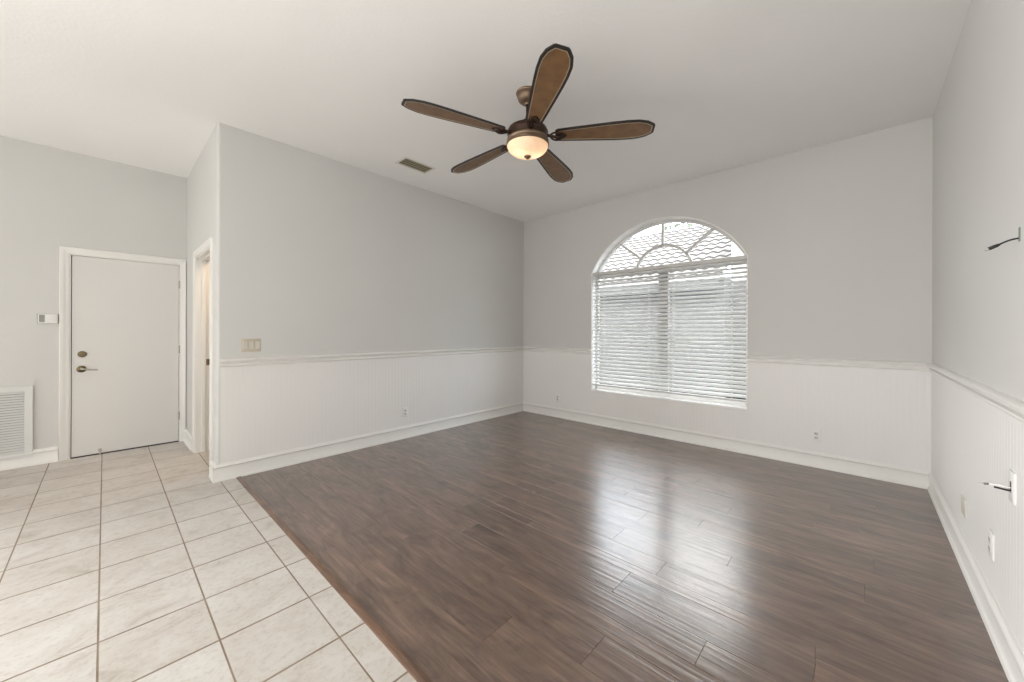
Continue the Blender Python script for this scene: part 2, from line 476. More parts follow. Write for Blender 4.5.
for i in range(ix0, 14):
    xa = -0.03 + i * PX; xb = xa + PX
    xa_, xb_ = max(xa + GX / 2, -A), min(xb - GX / 2, W)
    if xb_ <= xa_: continue
    for j in range(-14, 7):
        ya = Y0 + j * PY; yb = ya + PY
        ya_, yb_ = max(ya + G / 2, YB), yb - G / 2
        if yb_ <= ya_: continue
        if ya_ >= YW - 0.001:
            if xa_ < -0.0: tile_at(xa_, min(xb_, 0.0), ya_, min(yb_, -1.8))
        elif yb_ > YW:
            if xa_ < 0 and xb_ < 0.02: tile_at(xa_, xb_, ya_, yb_)
            else: tile_at(xa_, xb_, ya_, YW)
        else: tile_at(xa_, xb_, ya_, yb_)
o = link('floor_tile', bm, [M['tile'], M['grout']]); o['kind'] = 'structure'

# wood planks: rows of random width running along x
bm = bmesh.new()
tint = bm.loops.layers.color.new('tint')
fs = box(bm, 0, W, YW, 0, -0.05, -0.002, mi=1); paint_faces(fs, (0.5, 0.5, 0.5, 1))
def plank(x0, x1, y0, y1):
    c = rc4(); e = 0.0008; d = 0.0020
    a = [bm.verts.new(p) for p in ((x0, y0, -d), (x1, y0, -d), (x1, y1, -d), (x0, y1, -d))]
    t_ = [bm.verts.new(p) for p in ((x0 + e, y0 + e, 0), (x1 - e, y0 + e, 0), (x1 - e, y1 - e, 0), (x0 + e, y1 - e, 0))]
    fs = [bm.faces.new(t_)] + [bm.faces.new((a[i], a[(i + 1) % 4], t_[(i + 1) % 4], t_[i])) for i in range(4)]
    paint_faces(fs, c)
seams = [-3.736, -3.62, -3.495, -3.308, -3.12, -3.018, -2.862, -2.66, -2.589, -2.443, -2.256, -2.13, -1.943, -1.80, -1.613, -1.488, -1.30, -1.175, -1.03, -0.843, -0.72, -0.53, -0.40, -0.215, 0.0]
joints = {3: [0.35, 1.95, 3.238], 4: [1.1, 2.6], 5: [0.7, 2.15, 3.562], 7: [1.4, 2.4, 3.9], 8: [0.6, 2.0, 3.237], 9: [1.0, 2.9], 10: [0.5, 1.9, 3.492]}
for k in range(len(seams) - 1):
    if k in joints: js = joints[k]
    else:
        js = []; x = random.uniform(0.3, 1.1)
        while x < W - 0.3: js.append(x); x += random.uniform(0.7, 1.45)
    xs_ = [0.0] + js + [W]
    for x0, x1 in zip(xs_, xs_[1:]): plank(x0, x1, seams[k], seams[k + 1])
o = link('floor_wood', bm, [M['plank_wood'], M['gap_dark']]); o['kind'] = 'structure'

# reducer strip between wood and tile
bm = bmesh.new()
tint = bm.loops.layers.color.new('tint')
sweep_profile(bm, [(0, -0.003), (0, 0.002), (0.008, 0.006), (0.034, 0.007), (0.036, 0.004), (0.036, -0.003)], (0.018, YW, 0), (W, YW, 0), (0, 1, 0))
paint_faces(bm.faces, (0.7, 0.3, 0.2, 1))
o = link('trim_1', bm, M['reducer_wood']); o['kind'] = 'structure'; auto_smooth(o)

# ------------------------------------------------------------------ wainscot (beadboard), rails, baseboards
def beadboard(name, a, c, nrm, z0, z1, step=0.0406, skip=None):
    a, c, nrm = Vector(a), Vector(c), Vector(nrm)
    ln = (c - a).length; t = (c - a) / ln
    prof = []; s = 0.0
    while s < ln - 0.001:
        e = min(s + step, ln)
        prof += [(s, 0.003), (max(s, e - 0.0036), 0.003), (max(s, e - 0.0024), 0.0022), (max(s, e - 0.0012), 0.0022)]
        s = e
    prof.append((ln, 0.003))
    bm = bmesh.new()
    def strip(s0, s1, za, zb):
        pr = [(s0, 0.003)] + [p for p in prof if s0 < p[0] < s1] + [(s1, 0.003)]
        lo = [bm.verts.new(a + t * s_ + nrm * d + Vector((0, 0, za))) for s_, d in pr]
        hi = [bm.verts.new(a + t * s_ + nrm * d + Vector((0, 0, zb))) for s_, d in pr]
        for i in range(len(pr) - 1): bm.faces.new((lo[i], lo[i + 1], hi[i + 1], hi[i]))
        for row, zz in ((hi, zb), (lo, za)):
            b0 = bm.verts.new(a + t * s0 + Vector((0, 0, zz))); b1 = bm.verts.new(a + t * s1 + Vector((0, 0, zz)))
            bm.faces.new([b0] + row + [b1])
    if skip:
        u0, u1, sz = skip
        strip(0, u0, z0, z1); strip(u0, u1, z0, sz); strip(u1, ln, z0, z1)
    else: strip(0, ln, z0, z1)
    o = link(name, bm, M['wains']); o['kind'] = 'structure'
    return o

beadboard('trim_2', (0, -L + rc, 0), (0, 0, 0), (1, 0, 0), 0.10, RZ + 0.03)
beadboard('trim_3', (0, 0, 0), (W, 0, 0), (0, -1, 0), 0.10, RZ + 0.03, skip=(XL, XR, ZS))
beadboard('trim_4', (W, 0, 0), (W, YB, 0), (-1, 0, 0), 0.10, RZ + 0.03)

def run(name, prof, segs, z, mat):
    bm = bmesh.new()
    for a, c, nr in segs: sweep_profile(bm, prof, a, c, nr, z=z)
    o = link(name, bm, mat); o['kind'] = 'structure'; auto_smooth(o, 35)
    return o
run('trim_5', RAIL, [((0, -L + rc, 0), (0, 0, 0), (1, 0, 0))], RZ, M['trim'])
run('trim_6', RAIL, [((0, 0, 0), (XL, 0, 0), (0, -1, 0)), ((XR, 0, 0), (W, 0, 0), (0, -1, 0))], RZ, M['trim'])
run('trim_7', RAIL, [((W, 0, 0), (W, YB, 0), (-1, 0, 0))], RZ, M['trim'])
CW = 0.062           # casing width
run('baseboard_left', BASE, [((0, -L - 0.027, 0), (0, 0, 0), (1, 0, 0))], 0, M['trim'])
run('baseboard_window', BASE, [((0, 0, 0), (W, 0, 0), (0, -1, 0))], 0, M['trim'])
run('baseboard_right', BASE, [((W, 0, 0), (W, YB, 0), (-1, 0, 0))], 0, M['trim'])
run('baseboard_hall', BASE, [((-A, -L, 0), (DX0 - CW - 0.006, -L, 0), (0, -1, 0)), ((DX1 + CW + 0.006, -L, 0), (0.0, -L, 0), (0, -1, 0))], 0, M['trim'])
run('baseboard_entry', BASE, [((-A, YB, 0), (-A, EY0 - CW - 0.004, 0), (1, 0, 0))], 0, M['trim'])

# ------------------------------------------------------------------ doorway in the hall partition (open, door swung out of view)
CP = [(0, 0), (0.010, 0), (0.012, 0.008), (0.012, 0.030), (0.018, 0.040), (0.018, 0.058), (0.012, CW), (0, CW)]   # (depth, across)
def casing(bm, axis, u0, u1, ztop, face, side, skip_right=False):
    """U shaped casing around an opening u0..u1 x 0..ztop. axis 'x' or 'y' is the wall direction, face the plane, side the outward sign"""
    def P(u, d, z):
        return (u, face + side * d, z) if axis == 'x' else (face + side * d, u, z)
    for lo, sgn in ((u0, -1), (u1, 1)):
        if skip_right and sgn == 1: cpx = [(d, min(w_, 0.043)) for d, w_ in CP]
        else: cpx = CP
        a = [bm.verts.new(P(lo + sgn * w_, d, 0.0)) for d, w_ in cpx]
        c = [bm.verts.new(P(lo + sgn * w_, d, ztop + w_)) for d, w_ in cpx]
        k = len(CP)
        for i in range(k): bm.faces.new((a[i], a[(i + 1) % k], c[(i + 1) % k], c[i]))
        bm.faces.new(a)
    a = [bm.verts.new(P(u0 - w_, d, ztop + w_)) for d, w_ in CP]
    c = [bm.verts.new(P(u1 + w_, d, ztop + w_)) for d, w_ in CP]
    for i in range(len(CP)): bm.faces.new((a[i], a[(i + 1) % len(CP)], c[(i + 1) % len(CP)], c[i]))

def jamb_boxes(axis, u0, u1, ztop, f0, f1, th=0.016):
    if axis == 'x': return [(u0, u0 + th, f0, f1, 0, ztop), (u1 - th, u1, f0, f1, 0, ztop), (u0 + th, u1 - th, f0, f1, ztop - th, ztop)]
    return [(f0, f1, u0, u0 + th, 0, ztop), (f0, f1, u1 - th, u1, 0, ztop), (f0, f1, u0 + th, u1 - th, ztop - th, ztop)]

dw = empty('door_1', ((DX0 + DX1) / 2, -L + WT / 2, 0)); dw['kind'] = 'structure'
def child_world(o, parent):
    o.parent = parent; o.matrix_parent_inverse = Matrix.Translation(parent.location).inverted()
    return o
o = boxes('door_jamb', jamb_boxes('x', DX0, DX1, DZ, -L - 0.001, -L + WT + 0.001), M['trim']); child_world(o, dw)
o = boxes('door_stop', [(DX0 + 0.016, DX0 + 0.028, -L + 0.045, -L + 0.078, 0, DZ - 0.016), (DX1 - 0.028, DX1 - 0.016, -L + 0.045, -L + 0.078, 0, DZ - 0.016), (DX0 + 0.028, DX1 - 0.028, -L + 0.045, -L + 0.078, DZ - 0.028, DZ - 0.016)], M['trim'], bev=0.002); child_world(o, dw)
bm = bmesh.new(); casing(bm, 'x', DX0, DX1, DZ, -L, -1); o = auto_smooth(link('door_casing', bm, M['trim'])); child_world(o, dw)
bm = bmesh.new(); box(bm, DX0 + 0.0155, DX0 + 0.0185, -L + 0.083, -L + 0.113, 0.91, 0.975, bev=0.0012)
box(bm, DX0 + 0.0165, DX0 + 0.023, -L + 0.090, -L + 0.104, 0.928, 0.957, bev=0.002)
o = link('strike_plate', bm, M['antique_brass']); child_world(o, dw)
o['label'] = 'small brass strike plate on the jamb'
add_light('hall_room_ceiling_lamp', 'POINT', (-0.45, -3.35, 2.6), 26, (1.0, 0.76, 0.55), shadow_soft_size=0.15)

# ------------------------------------------------------------------ entry door
ed = empty('door_2', (-A, (EY0 + EY1) / 2, 0)); ed['kind'] = 'structure'
o = boxes('door_frame', jamb_boxes('y', EY0, EY1, EZ, -A - WT, -A + 0.001, 0.012), M['trim']); child_world(o, ed)
bm = bmesh.new(); casing(bm, 'y', EY0, EY1, EZ, -A, 1, True); o = auto_smooth(link('door_casing', bm, M['trim'])); child_world(o, ed)
o = boxes('door_leaf', [(-A - 0.050, -A - 0.006, EY0 + 0.017, EY1 - 0.015, 0.012, EZ - 0.015)], M['door'], bev=0.002); child_world(o, ed)
o = boxes('door_rebate', [(-A - 0.075, -A - 0.051, EY0 + 0.012, EY0 + 0.035, 0, EZ - 0.012), (-A - 0.075, -A - 0.051, EY1 - 0.035, EY1 - 0.012, 0, EZ - 0.012), (-A - 0.075, -A - 0.051, EY0 + 0.035, EY1 - 0.035, EZ - 0.035, EZ - 0.012)], M['gap_dark']); child_world(o, ed)  # stop strips coloured near-black to stand for shade in the door gap
o = boxes('threshold', [(-A - WT, -A - 0.002, EY0 + 0.012, EY1 - 0.012, -0.02, 0.005)], M['gap_dark']); child_world(o, ed)
xf = -A - 0.006
# deadbolt
bm = bmesh.new(); lathe(bm, [(0.0, 0.0), (0.032, 0.0), (0.032, 0.006), (0.027, 0.012), (0.012, 0.013), (0.012, 0.017), (0.0, 0.017)], 28)
box(bm, -0.005, 0.005, -0.019, 0.019, 0.014, 0.030, bev=0.002)
for v_ in bm.verts: v_.co = Vector((xf + v_.co.z, -4.690 + v_.co.y, 1.034 + v_.co.x))
o = auto_smooth(link('deadbolt', bm, M['door_brass'])); child_world(o, ed)
o['label'] = 'round dark brass deadbolt with a thumb turn'
bm = bmesh.new(); lathe(bm, [(0.0, 0.0), (0.034, 0.0), (0.034, 0.006), (0.026, 0.013), (0.014, 0.016), (0.013, 0.045), (0.0, 0.047)], 28)
for v_ in bm.verts: v_.co = Vector((xf + v_.co.z, -4.695 + v_.co.y, 0.885 + v_.co.x))
h_ = auto_smooth(link('door_handle', bm, M['door_brass'])); child_world(h_, ed)
h_['label'] = 'brass lever door handle'
bm = bmesh.new(); tube(bm, bez((xf + 0.042, -4.700, 0.887), (xf + 0.048, -4.66, 0.890), (xf + 0.046, -4.63, 0.866), (xf + 0.040, -4.585, 0.872), 12), [0.009, 0.009, 0.009, 0.0085, 0.008, 0.008, 0.0075, 0.007, 0.007, 0.0065, 0.006, 0.006, 0.005])
lv = link('lever', bm, M['nickel'], smooth=True); child_world(lv, h_); lv.matrix_parent_inverse = Matrix.Translation(ed.location).inverted()
lv.parent = h_; lv.matrix_parent_inverse = Matrix.Identity(4)
for zc in (1.80, 1.06, 0.30):
    bm = bmesh.new()
    tube(bm, [(-A + 0.003, EY1 - 0.0135, zc - 0.045), (-A + 0.003, EY1 - 0.0135, zc + 0.045)], 0.006, 12)
    box(bm, -A - 0.006, -A + 0.0012, EY1 - 0.016, EY1 - 0.004, zc - 0.045, zc + 0.045)
    o = auto_smooth(link('hinge', bm, M['nickel'])); child_world(o, ed)
# small kick-down stop near the foot of the door
bm = bmesh.new(); box(bm, xf, xf + 0.012, -4.583, -4.558, 0.028, 0.060, bev=0.003); tube(bm, [(xf + 0.008, -4.570, 0.045), (xf + 0.014, -4.570, 0.006)], 0.006, 10)
o = link('kick_down_stop', bm, M['nickel']); child_world(o, ed)

# ------------------------------------------------------------------ window 1
YF = 0.105           # room face of the window frame
win = empty('window_1', (XC, YF, ZS)); win['kind'] = 'structure'
def arc_pts(r, z_c, x_half, k=40):
    a0 = math.asin(min(1, x_half / r))
    return [(XC + r * math.sin(-a0 + 2 * a0 * i / k), z_c + r * math.cos(-a0 + 2 * a0 * i / k)) for i in range(k + 1)]
def bar_path(bm, pts, half, y0, y1, closed=False):
    """rectangular bar following points in the xz plane"""
    k = len(pts); rings = []
    for i, (x, z) in enumerate(pts):
        if closed: p, q_ = pts[i - 1], pts[(i + 1) % k]
        else: p, q_ = pts[max(0, i - 1)], pts[min(k - 1, i + 1)]
        tx, tz = q_[0] - p[0], q_[1] - p[1]; ln = math.hypot(tx, tz); nx, nz = -tz / ln, tx / ln
        rings.append([bm.verts.new((x + nx * s * half, y, z + nz * s * half)) for s, y in ((-1, y0), (1, y0), (1, y1), (-1, y1))])
    rng = range(k) if closed else range(k - 1)
    for i in rng:
        a, c = rings[i], rings[(i + 1) % k]
        for j in range(4): bm.faces.new((a[j], a[(j + 1) % 4], c[(j + 1) % 4], c[j]))
    if not closed: bm.faces.new(rings[0]); bm.faces.new(rings[-1][::-1])
fw = 0.016
bm = bmesh.new()
bar_path(bm, [(x, z) for x, z in arc_pts(RA - fw, ZA, HW - fw)], fw, YF, YF + 0.06)
box(bm, XL, XL + 0.030, YF, YF + 0.06, ZS, ZP + 0.005); box(bm, XR - 0.030, XR, YF, YF + 0.06, ZS, ZP + 0.005)
box(bm, XL + 0.03, XR - 0.03, YF + 0.01, YF + 0.06, ZS, ZS + 0.06); box(bm, XL + 0.03, XR - 0.03, YF, YF + 0.06, ZP - 0.065, ZP - 0.005)
fr_o = link('window_frame', bm, M['window_frame_paint']); child_world(fr_o, win)
bm = bmesh.new(); box(bm, XL + 0.03, XR - 0.03, YF - 0.004, YF + 0.055, ZS, ZS + 0.062, bev=0.004)
o = link('window_bottom_rail', bm, M['reveal']); child_world(o, win)
bm = bmesh.new(); box(bm, XC - 0.060, XC + 0.060, YF + 0.04, YF + 0.085, ZS + 0.045, ZP - 0.065)
o = link('window_mullion', bm, M['mullion_paint']); child_world(o, win)
bm = bmesh.new()
rr = 0.356; zc_ = 1.997
bar_path(bm, [(XC + rr * math.cos(R(a)), zc_ + rr * math.sin(R(a))) for a in range(5, 176, 5)], 0.0145, YF + 0.005, YF + 0.04)
for ang in (38.8, 90, 141.2):
    dx, dz = math.cos(R(ang)), math.sin(R(ang))
    # run out to the frame arc
    s = rr + 0.007
    while (dx * s) ** 2 + (zc_ + dz * s - ZA) ** 2 < (RA - 2 * fw + 0.004) ** 2: s += 0.002
    bar_path(bm, [(XC + dx * (rr + 0.007), zc_ + dz * (rr + 0.007)), (XC + dx * s, zc_ + dz * s)], 0.0140, YF + 0.005, YF + 0.04)
o = link('sunburst_muntin', bm, M['window_frame_paint']); child_world(o, win)
bm = bmesh.new()
pts = [(XL + 0.02, ZP - 0.02)] + [(x, z) for x, z in arc_pts(RA - fw, ZA, HW - 0.02)] + [(XR - 0.02, ZP - 0.02)]
bm.faces.new([bm.verts.new((x, YF + 0.03, z)) for x, z in pts])
for x0, x1 in ((XL + 0.02, XC - 0.07), (XC + 0.07, XR - 0.02)):
    bm.faces.new([bm.verts.new(p) for p in ((x0, YF + 0.03, ZS + 0.04), (x1, YF + 0.03, ZS + 0.04), (x1, YF + 0.03, ZP - 0.06), (x0, YF + 0.03, ZP - 0.06))])
o = link('window_pane', bm, M['glass']); child_world(o, win)
# white plaster return lining the opening
bm = bmesh.new()
t_ = 0.003
outl = [(XL, ZS), (XL, ZP)] + [(x, arch(x)) for x in xs[1:-1]] + [(XR, ZP), (XR, ZS)]
inn = []
for x, z in outl:
    if z <= ZP + 1e-6: inn.append((x + t_ if x < XC else x - t_, z))
    else:
        d = Vector((x - XC, z - ZA)).normalized(); inn.append((x - d.x * t_, z - d.y * t_))
for i in range(len(outl) - 1):
    for a, c, y0, y1 in ((inn[i], inn[i + 1], -0.004, YF),):
        bm.faces.new([bm.verts.new(p) for p in ((a[0], y0, a[1]), (c[0], y0, c[1]), (c[0], y1, c[1]), (a[0], y1, a[1]))])
    o0, o1, i0, i1 = outl[i], outl[i + 1], inn[i], inn[i + 1]
    # narrow corner bead on the wall face
    def off(p, d_):
        x, z = p
        if z <= ZP + 1e-6: return (x - d_ if x < XC else x + d_, z)
        dd = Vector((x - XC, z - ZA)).normalized(); return (x + dd.x * d_, z + dd.y * d_)
    e0, e1 = off(o0, 0.006), off(o1, 0.006)
    bm.faces.new([bm.verts.new(p) for p in ((i0[0], -0.004, i0[1]), (i1[0], -0.004, i1[1]), (e1[0], -0.0035, e1[1]), (e0[0], -0.0035, e0[1]))])
    bm.faces.new([bm.verts.new(p) for p in ((e0[0], -0.0035, e0[1]), (e1[0], -0.0035, e1[1]), (e1[0], 0.0, e1[1]), (e0[0], 0.0, e0[1]))])
bmesh.ops.remove_doubles(bm, verts=bm.verts[:], dist=1e-5)
o = auto_smooth(link('window_return', bm, M['reveal'])); child_world(o, win)
bm = bmesh.new(); box(bm, XL - 0.004, XR + 0.004, -0.016, YF, ZS - 0.012, ZS + 0.006, bev=0.003)
o = link('window_sill', bm, M['reveal']); child_world(o, win)

# ------------------------------------------------------------------ venetian blind
YBL = 0.046
BZT, BZB = 2.094, 0.534
bl = empty('venetian_blind', (XC, YBL, BZT))
tag(bl, 'white venetian blind, slats nearly shut, filling the square part of the arched window', 'window blind')
def bchild(name, bm, mat, smooth=False, par=None):
    for v_ in bm.verts: v_.co -= Vector((XC, YBL, BZT))
    return link(name, bm, mat, par or bl, smooth)
bx0, bx1 = XL + 0.012, XR - 0.010
bm = bmesh.new(); box(bm, bx0 - 0.004, bx1 + 0.004, YBL - 0.030, YBL + 0.030, BZT - 0.045, BZT, bev=0.004)
bchild('headrail', bm, M['blind_rail_shaded'])
NS = 31
TILT = R(36)
pitch = (BZT - 0.055 - (BZB + 0.035)) / NS
bm = bmesh.new()
for k in range(NS):
    zc = BZT - 0.058 - pitch * (k + 0.5)
    # crowned slat section, room edge low
    sec = []
    for s in (-1, -0.5, 0, 0.5, 1): sec.append((s * 0.025, 0.0028 * (1 - s * s)))
    top = [(u, w_ + 0.0013) for u, w_ in sec]; bot = [(u, w_ - 0.0013) for u, w_ in sec][::-1]
    prof = []
    for u, w_ in top + bot:
        prof.append((u * math.cos(TILT) - w_ * math.sin(TILT), u * math.sin(TILT) + w_ * math.cos(TILT)))
    a = [bm.verts.new((bx0, YBL + y, zc + z)) for y, z in prof]; c = [bm.verts.new((bx1, YBL + y, zc + z)) for y, z in prof]
    q = len(prof)
    for i in range(q): bm.faces.new((a[i], a[(i + 1) % q], c[(i + 1) % q], c[i]))
    bm.faces.new(a[::-1]); bm.faces.new(c)
o = bchild('slat_panel', bm, M['slat']); auto_smooth(o, 50)
bm = bmesh.new(); box(bm, bx0, bx1, YBL - 0.026, YBL + 0.026, BZB, BZB + 0.020, bev=0.004)
bchild('bottom_rail', bm, M['blind_rail_shaded'])
for xq in (1.43, 2.063, 2.371, 2.993):
    bm = bmesh.new()
    for dy in (-0.021, 0.021): tube(bm, [(xq, YBL + dy, BZT - 0.05), (xq, YBL + dy, BZB + 0.01)], 0.0019, 6)
    bchild('ladder_cord', bm, M['cord_white'])
bm = bmesh.new(); tube(bm, [(1.362, YBL - 0.036, BZT - 0.030), (1.362, YBL - 0.040, BZT - 0.10), (1.364, YBL - 0.040, 1.27)], 0.004, 8)
o = bchild('tilt_wand', bm, M['vent_metal'])
bm = bmesh.new(); tube(bm, [(2.371, YBL - 0.034, BZT - 0.03), (2.371, YBL - 0.034, 0.60)], 0.0018, 6); lathe(bm, [(0.003, 0.03), (0.008, 0.0), (0.0, -0.002)], 10, center=(2.371, YBL - 0.034, 0.575))
bchild('lift_cord', bm, M['cord_white'])

# ------------------------------------------------------------------ ceiling fan
FX, FY = 2.203, -2.441
FS = 1.03             # overall size of the turned parts
ZB = 2.697            # blade height
fan = empty('ceiling_fan', (FX, FY, H))
tag(fan, 'five-blade bronze ceiling fan with a lit amber glass bowl, hanging from the ceiling', 'ceiling fan')
def rz(z): return z + 0.020 - H
bm = bmesh.new(); lathe(bm, [(0.0, 0.0), (0.084, 0.0), (0.087, -0.008), (0.083, -0.016), (0.078, -0.018), (0.079, -0.030), (0.070, -0.056), (0.050, -0.074), (0.026, -0.082), (0.020, -0.092), (0.0, -0.092)], 40)
auto_smooth(link('canopy', bm, M['antique_brass'], fan))
bm = bmesh.new(); tube(bm, [(0, 0, -0.085), (0, 0, rz(2.80))], 0.0125, 16); link('downrod', bm, M['bronze'], fan, True)
bm = bmesh.new(); lathe(bm, [(0.0, rz(2.822)), (0.030, rz(2.822)), (0.042, rz(2.812)), (0.046, rz(2.796)), (0.062, rz(2.788)), (0.066, rz(2.774)), (0.112, rz(2.766)), (0.142, rz(2.748)), (0.152, rz(2.728)), (0.152, rz(2.716)), (0.142, rz(2.698)), (0.142, rz(2.678)), (0.0, rz(2.678))], 56)
auto_smooth(link('motor_housing', bm, M['bronze'], fan), 30)
bm = bmesh.new(); lathe(bm, [(0.0, rz(2.680)), (0.140, rz(2.680)), (0.150, rz(2.676)), (0.155, rz(2.664)), (0.151, rz(2.654)), (0.158, rz(2.644)), (0.158, rz(2.630)), (0.152, rz(2.626)), (0.146, rz(2.640)), (0.0, rz(2.640))], 56)
auto_smooth(link('fitter_ring', bm, M['antique_brass'], fan), 30)
prof_o = []; prof_i = []
for i in range(13):
    t = R(90 * i / 12)
    prof_o.append((0.152 * math.cos(t) ** 0.9 if i < 12 else 0.0, rz(2.634) - 0.080 * math.sin(t)))
for i in range(12, -1, -1):
    t = R(90 * i / 12)
    prof_i.append((0.148 * math.cos(t) ** 0.9 if i < 12 else 0.0, rz(2.634) - 0.076 * math.sin(t)))
bm = bmesh.new(); lathe(bm, prof_o + prof_i, 56, cap=False)
link('glass_bowl', bm, M['alabaster'], fan, True)
bm = bmesh.new(); lathe(bm, [(0.0, rz(2.558)), (0.024, rz(2.556)), (0.027, rz(2.550)), (0.018, rz(2.543)), (0.011, rz(2.536)), (0.0, rz(2.532))], 24)
link('finial', bm, M['antique_brass'], fan, True)
for a in (60, 240):
    lo = add_light('fan_bulb', 'POINT', (FX + 0.055 * math.cos(R(a)), FY + 0.055 * math.sin(R(a)), 2.645), 0.55, (1.0, 0.83, 0.66), shadow_soft_size=0.025)

def blade_outline(inset):
    # half outline (r, half width), mirrored
    half = [(0.205, 0.048), (0.222, 0.060), (0.35, 0.071), (0.50, 0.083), (0.62, 0.092), (0.71, 0.096), (0.79, 0.093), (0.850, 0.076), (0.893, 0.046), (0.901, 0.034)]
    p = [Vector((x, y)) for x, y in half] + [Vector((x, -y)) for x, y in reversed(half)]
    if inset == 0: return [(q.x, q.y) for q in p]
    res = []; k = len(p)
    for i in range(k):
        a, b_, c = p[i - 1], p[i], p[(i + 1) % k]
        d1 = (b_ - a).normalized(); d2 = (c - b_).normalized()
        n1 = Vector((d1.y, -d1.x)); n2 = Vector((d2.y, -d2.x)); nn = (n1 + n2).normalized()
        res.append(b_ + nn * inset / max(0.5, nn.dot(n1)))
    return [(q.x, q.y) for q in res]

def ring_prism(bm, outer, inner, z0, z1):
    k = len(outer)
    O0 = [bm.verts.new((*p, z0)) for p in outer]; O1 = [bm.verts.new((*p, z1)) for p in outer]
    I0 = [bm.verts.new((*p, z0)) for p in inner]; I1 = [bm.verts.new((*p, z1)) for p in inner]
    for i in range(k):
        j = (i + 1) % k
        bm.faces.new((O0[i], O0[j], O1[j], O1[i])); bm.faces.new((I0[j], I0[i], I1[i], I1[j]))
        bm.faces.new((O1[i], O1[j], I1[j], I1[i])); bm.faces.new((O0[j], O0[i], I0[i], I0[j]))

PITCH = R(9.5)          # counter-clockwise edge hangs lower
bm = bmesh.new(); ring_prism(bm, blade_outline(0), blade_outline(0.017), -0.0055, 0.0045)
for k in range(5):
    ang = R(34.2 + 72 * k)
    if k == 0:
        blade = link('blade', bm, M['blade_rim'], fan)
        bm = bmesh.new(); prism(bm, blade_outline(0.0165), -0.0035, 0.0030); inlay = link('blade_inlay', bm, M['blade_weave'], blade)
        bm = bmesh.new(); ring_prism(bm, blade_outline(0.0160), blade_outline(0.0205), -0.0062, -0.0030); bead = link('bead_trim', bm, M['bead_brass'], blade)
        bm = bmesh.new()
        # blade iron: arm from the housing, dropping under the blade into a rounded plate with screws
        tube(bm, bez((0.128, 0, -0.004), (0.165, 0, 0.012), (0.185, 0, -0.024), (0.232, 0, -0.013), 10), [0.015, 0.014, 0.012, 0.011, 0.0105, 0.010, 0.010, 0.010, 0.010, 0.010, 0.010], 12)
        for s in (-1, 1):
            tube(bm, bez((0.165, 0, -0.004), (0.180, s * 0.045, -0.010), (0.215, s * 0.052, -0.014), (0.245, s * 0.026, -0.011), 10), 0.0065, 8)
        prism(bm, [(0.222 + 0.0, -0.030), (0.245, -0.034), (0.266, -0.024), (0.288, 0.0), (0.266, 0.024), (0.245, 0.034), (0.222, 0.030)], -0.013, -0.0045)
        for px, py in ((0.245, -0.022), (0.245, 0.022), (0.274, 0.0)): lathe(bm, [(0.0, -0.019), (0.005, -0.018), (0.007, -0.013)], 10, cap=False, center=(px, py, 0))
        iron = auto_smooth(link('blade_arm', bm, M['bronze'], fan), 45)
        parts = (blade, inlay, bead, iron)
    else:
        blade = parts[0].copy(); COL.objects.link(blade); blade.parent = fan
        for s_ in parts[1:3]:
            c = s_.copy(); COL.objects.link(c); c.parent = blade
        iron = parts[3].copy(); COL.objects.link(iron); iron.parent = fan
    mt_ = Matrix.Translation((0, 0, rz(ZB))) @ Matrix.Rotation(ang, 4, 'Z') @ Matrix.Rotation(-PITCH, 4, 'X')
    blade.matrix_local = mt_
    iron.matrix_local = mt_

# ------------------------------------------------------------------ ceiling register
vx, vy, vwx, vwy = 0.518, -2.320, 0.104, 0.184
vt = empty('ceiling_vent', (vx, vy, H))
tag(vt, 'small rectangular air vent with dark louvres on the ceiling beside the fan', 'air vent')
bm = bmesh.new()
fi = 0.024
for q in ((-vwx, vwx, -vwy, -vwy + fi), (-vwx, vwx, vwy - fi, vwy), (-vwx, -vwx + fi, -vwy + fi, vwy - fi), (vwx - fi, vwx, -vwy + fi, vwy - fi)): box(bm, *q, -0.006, 0.0, bev=0.0015)
link('vent_frame', bm, M['vent_frame_metal'], vt)
bm = bmesh.new(); box(bm, -vwx + fi, vwx - fi, -vwy + fi, vwy - fi, -0.0012, -0.0002); link('vent_backing', bm, M['duct_dark'], vt)
bm = bmesh.new()
for k in range(4):
    xk = -vwx + fi + 0.020 + k * (2 * (vwx - fi) - 0.034) / 3
    a0, a1 = (xk - 0.0085, xk + 0.0085)
    zz0, zz1 = (-0.0085, -0.0035)
    vv = [bm.verts.new(p) for p in ((a0, -vwy + fi, zz0), (a1, -vwy + fi, zz1), (a1, vwy - fi, zz1), (a0, vwy - fi, zz0))]
    f = bm.faces.new(vv)
    r_ = bmesh.ops.extrude_face_region(bm, geom=[f])
    for e in r_['geom']:
        if isinstance(e, bmesh.types.BMVert): e.co.z -= 0.0012
link('vent_louvre', bm, M['vent_metal'], vt)

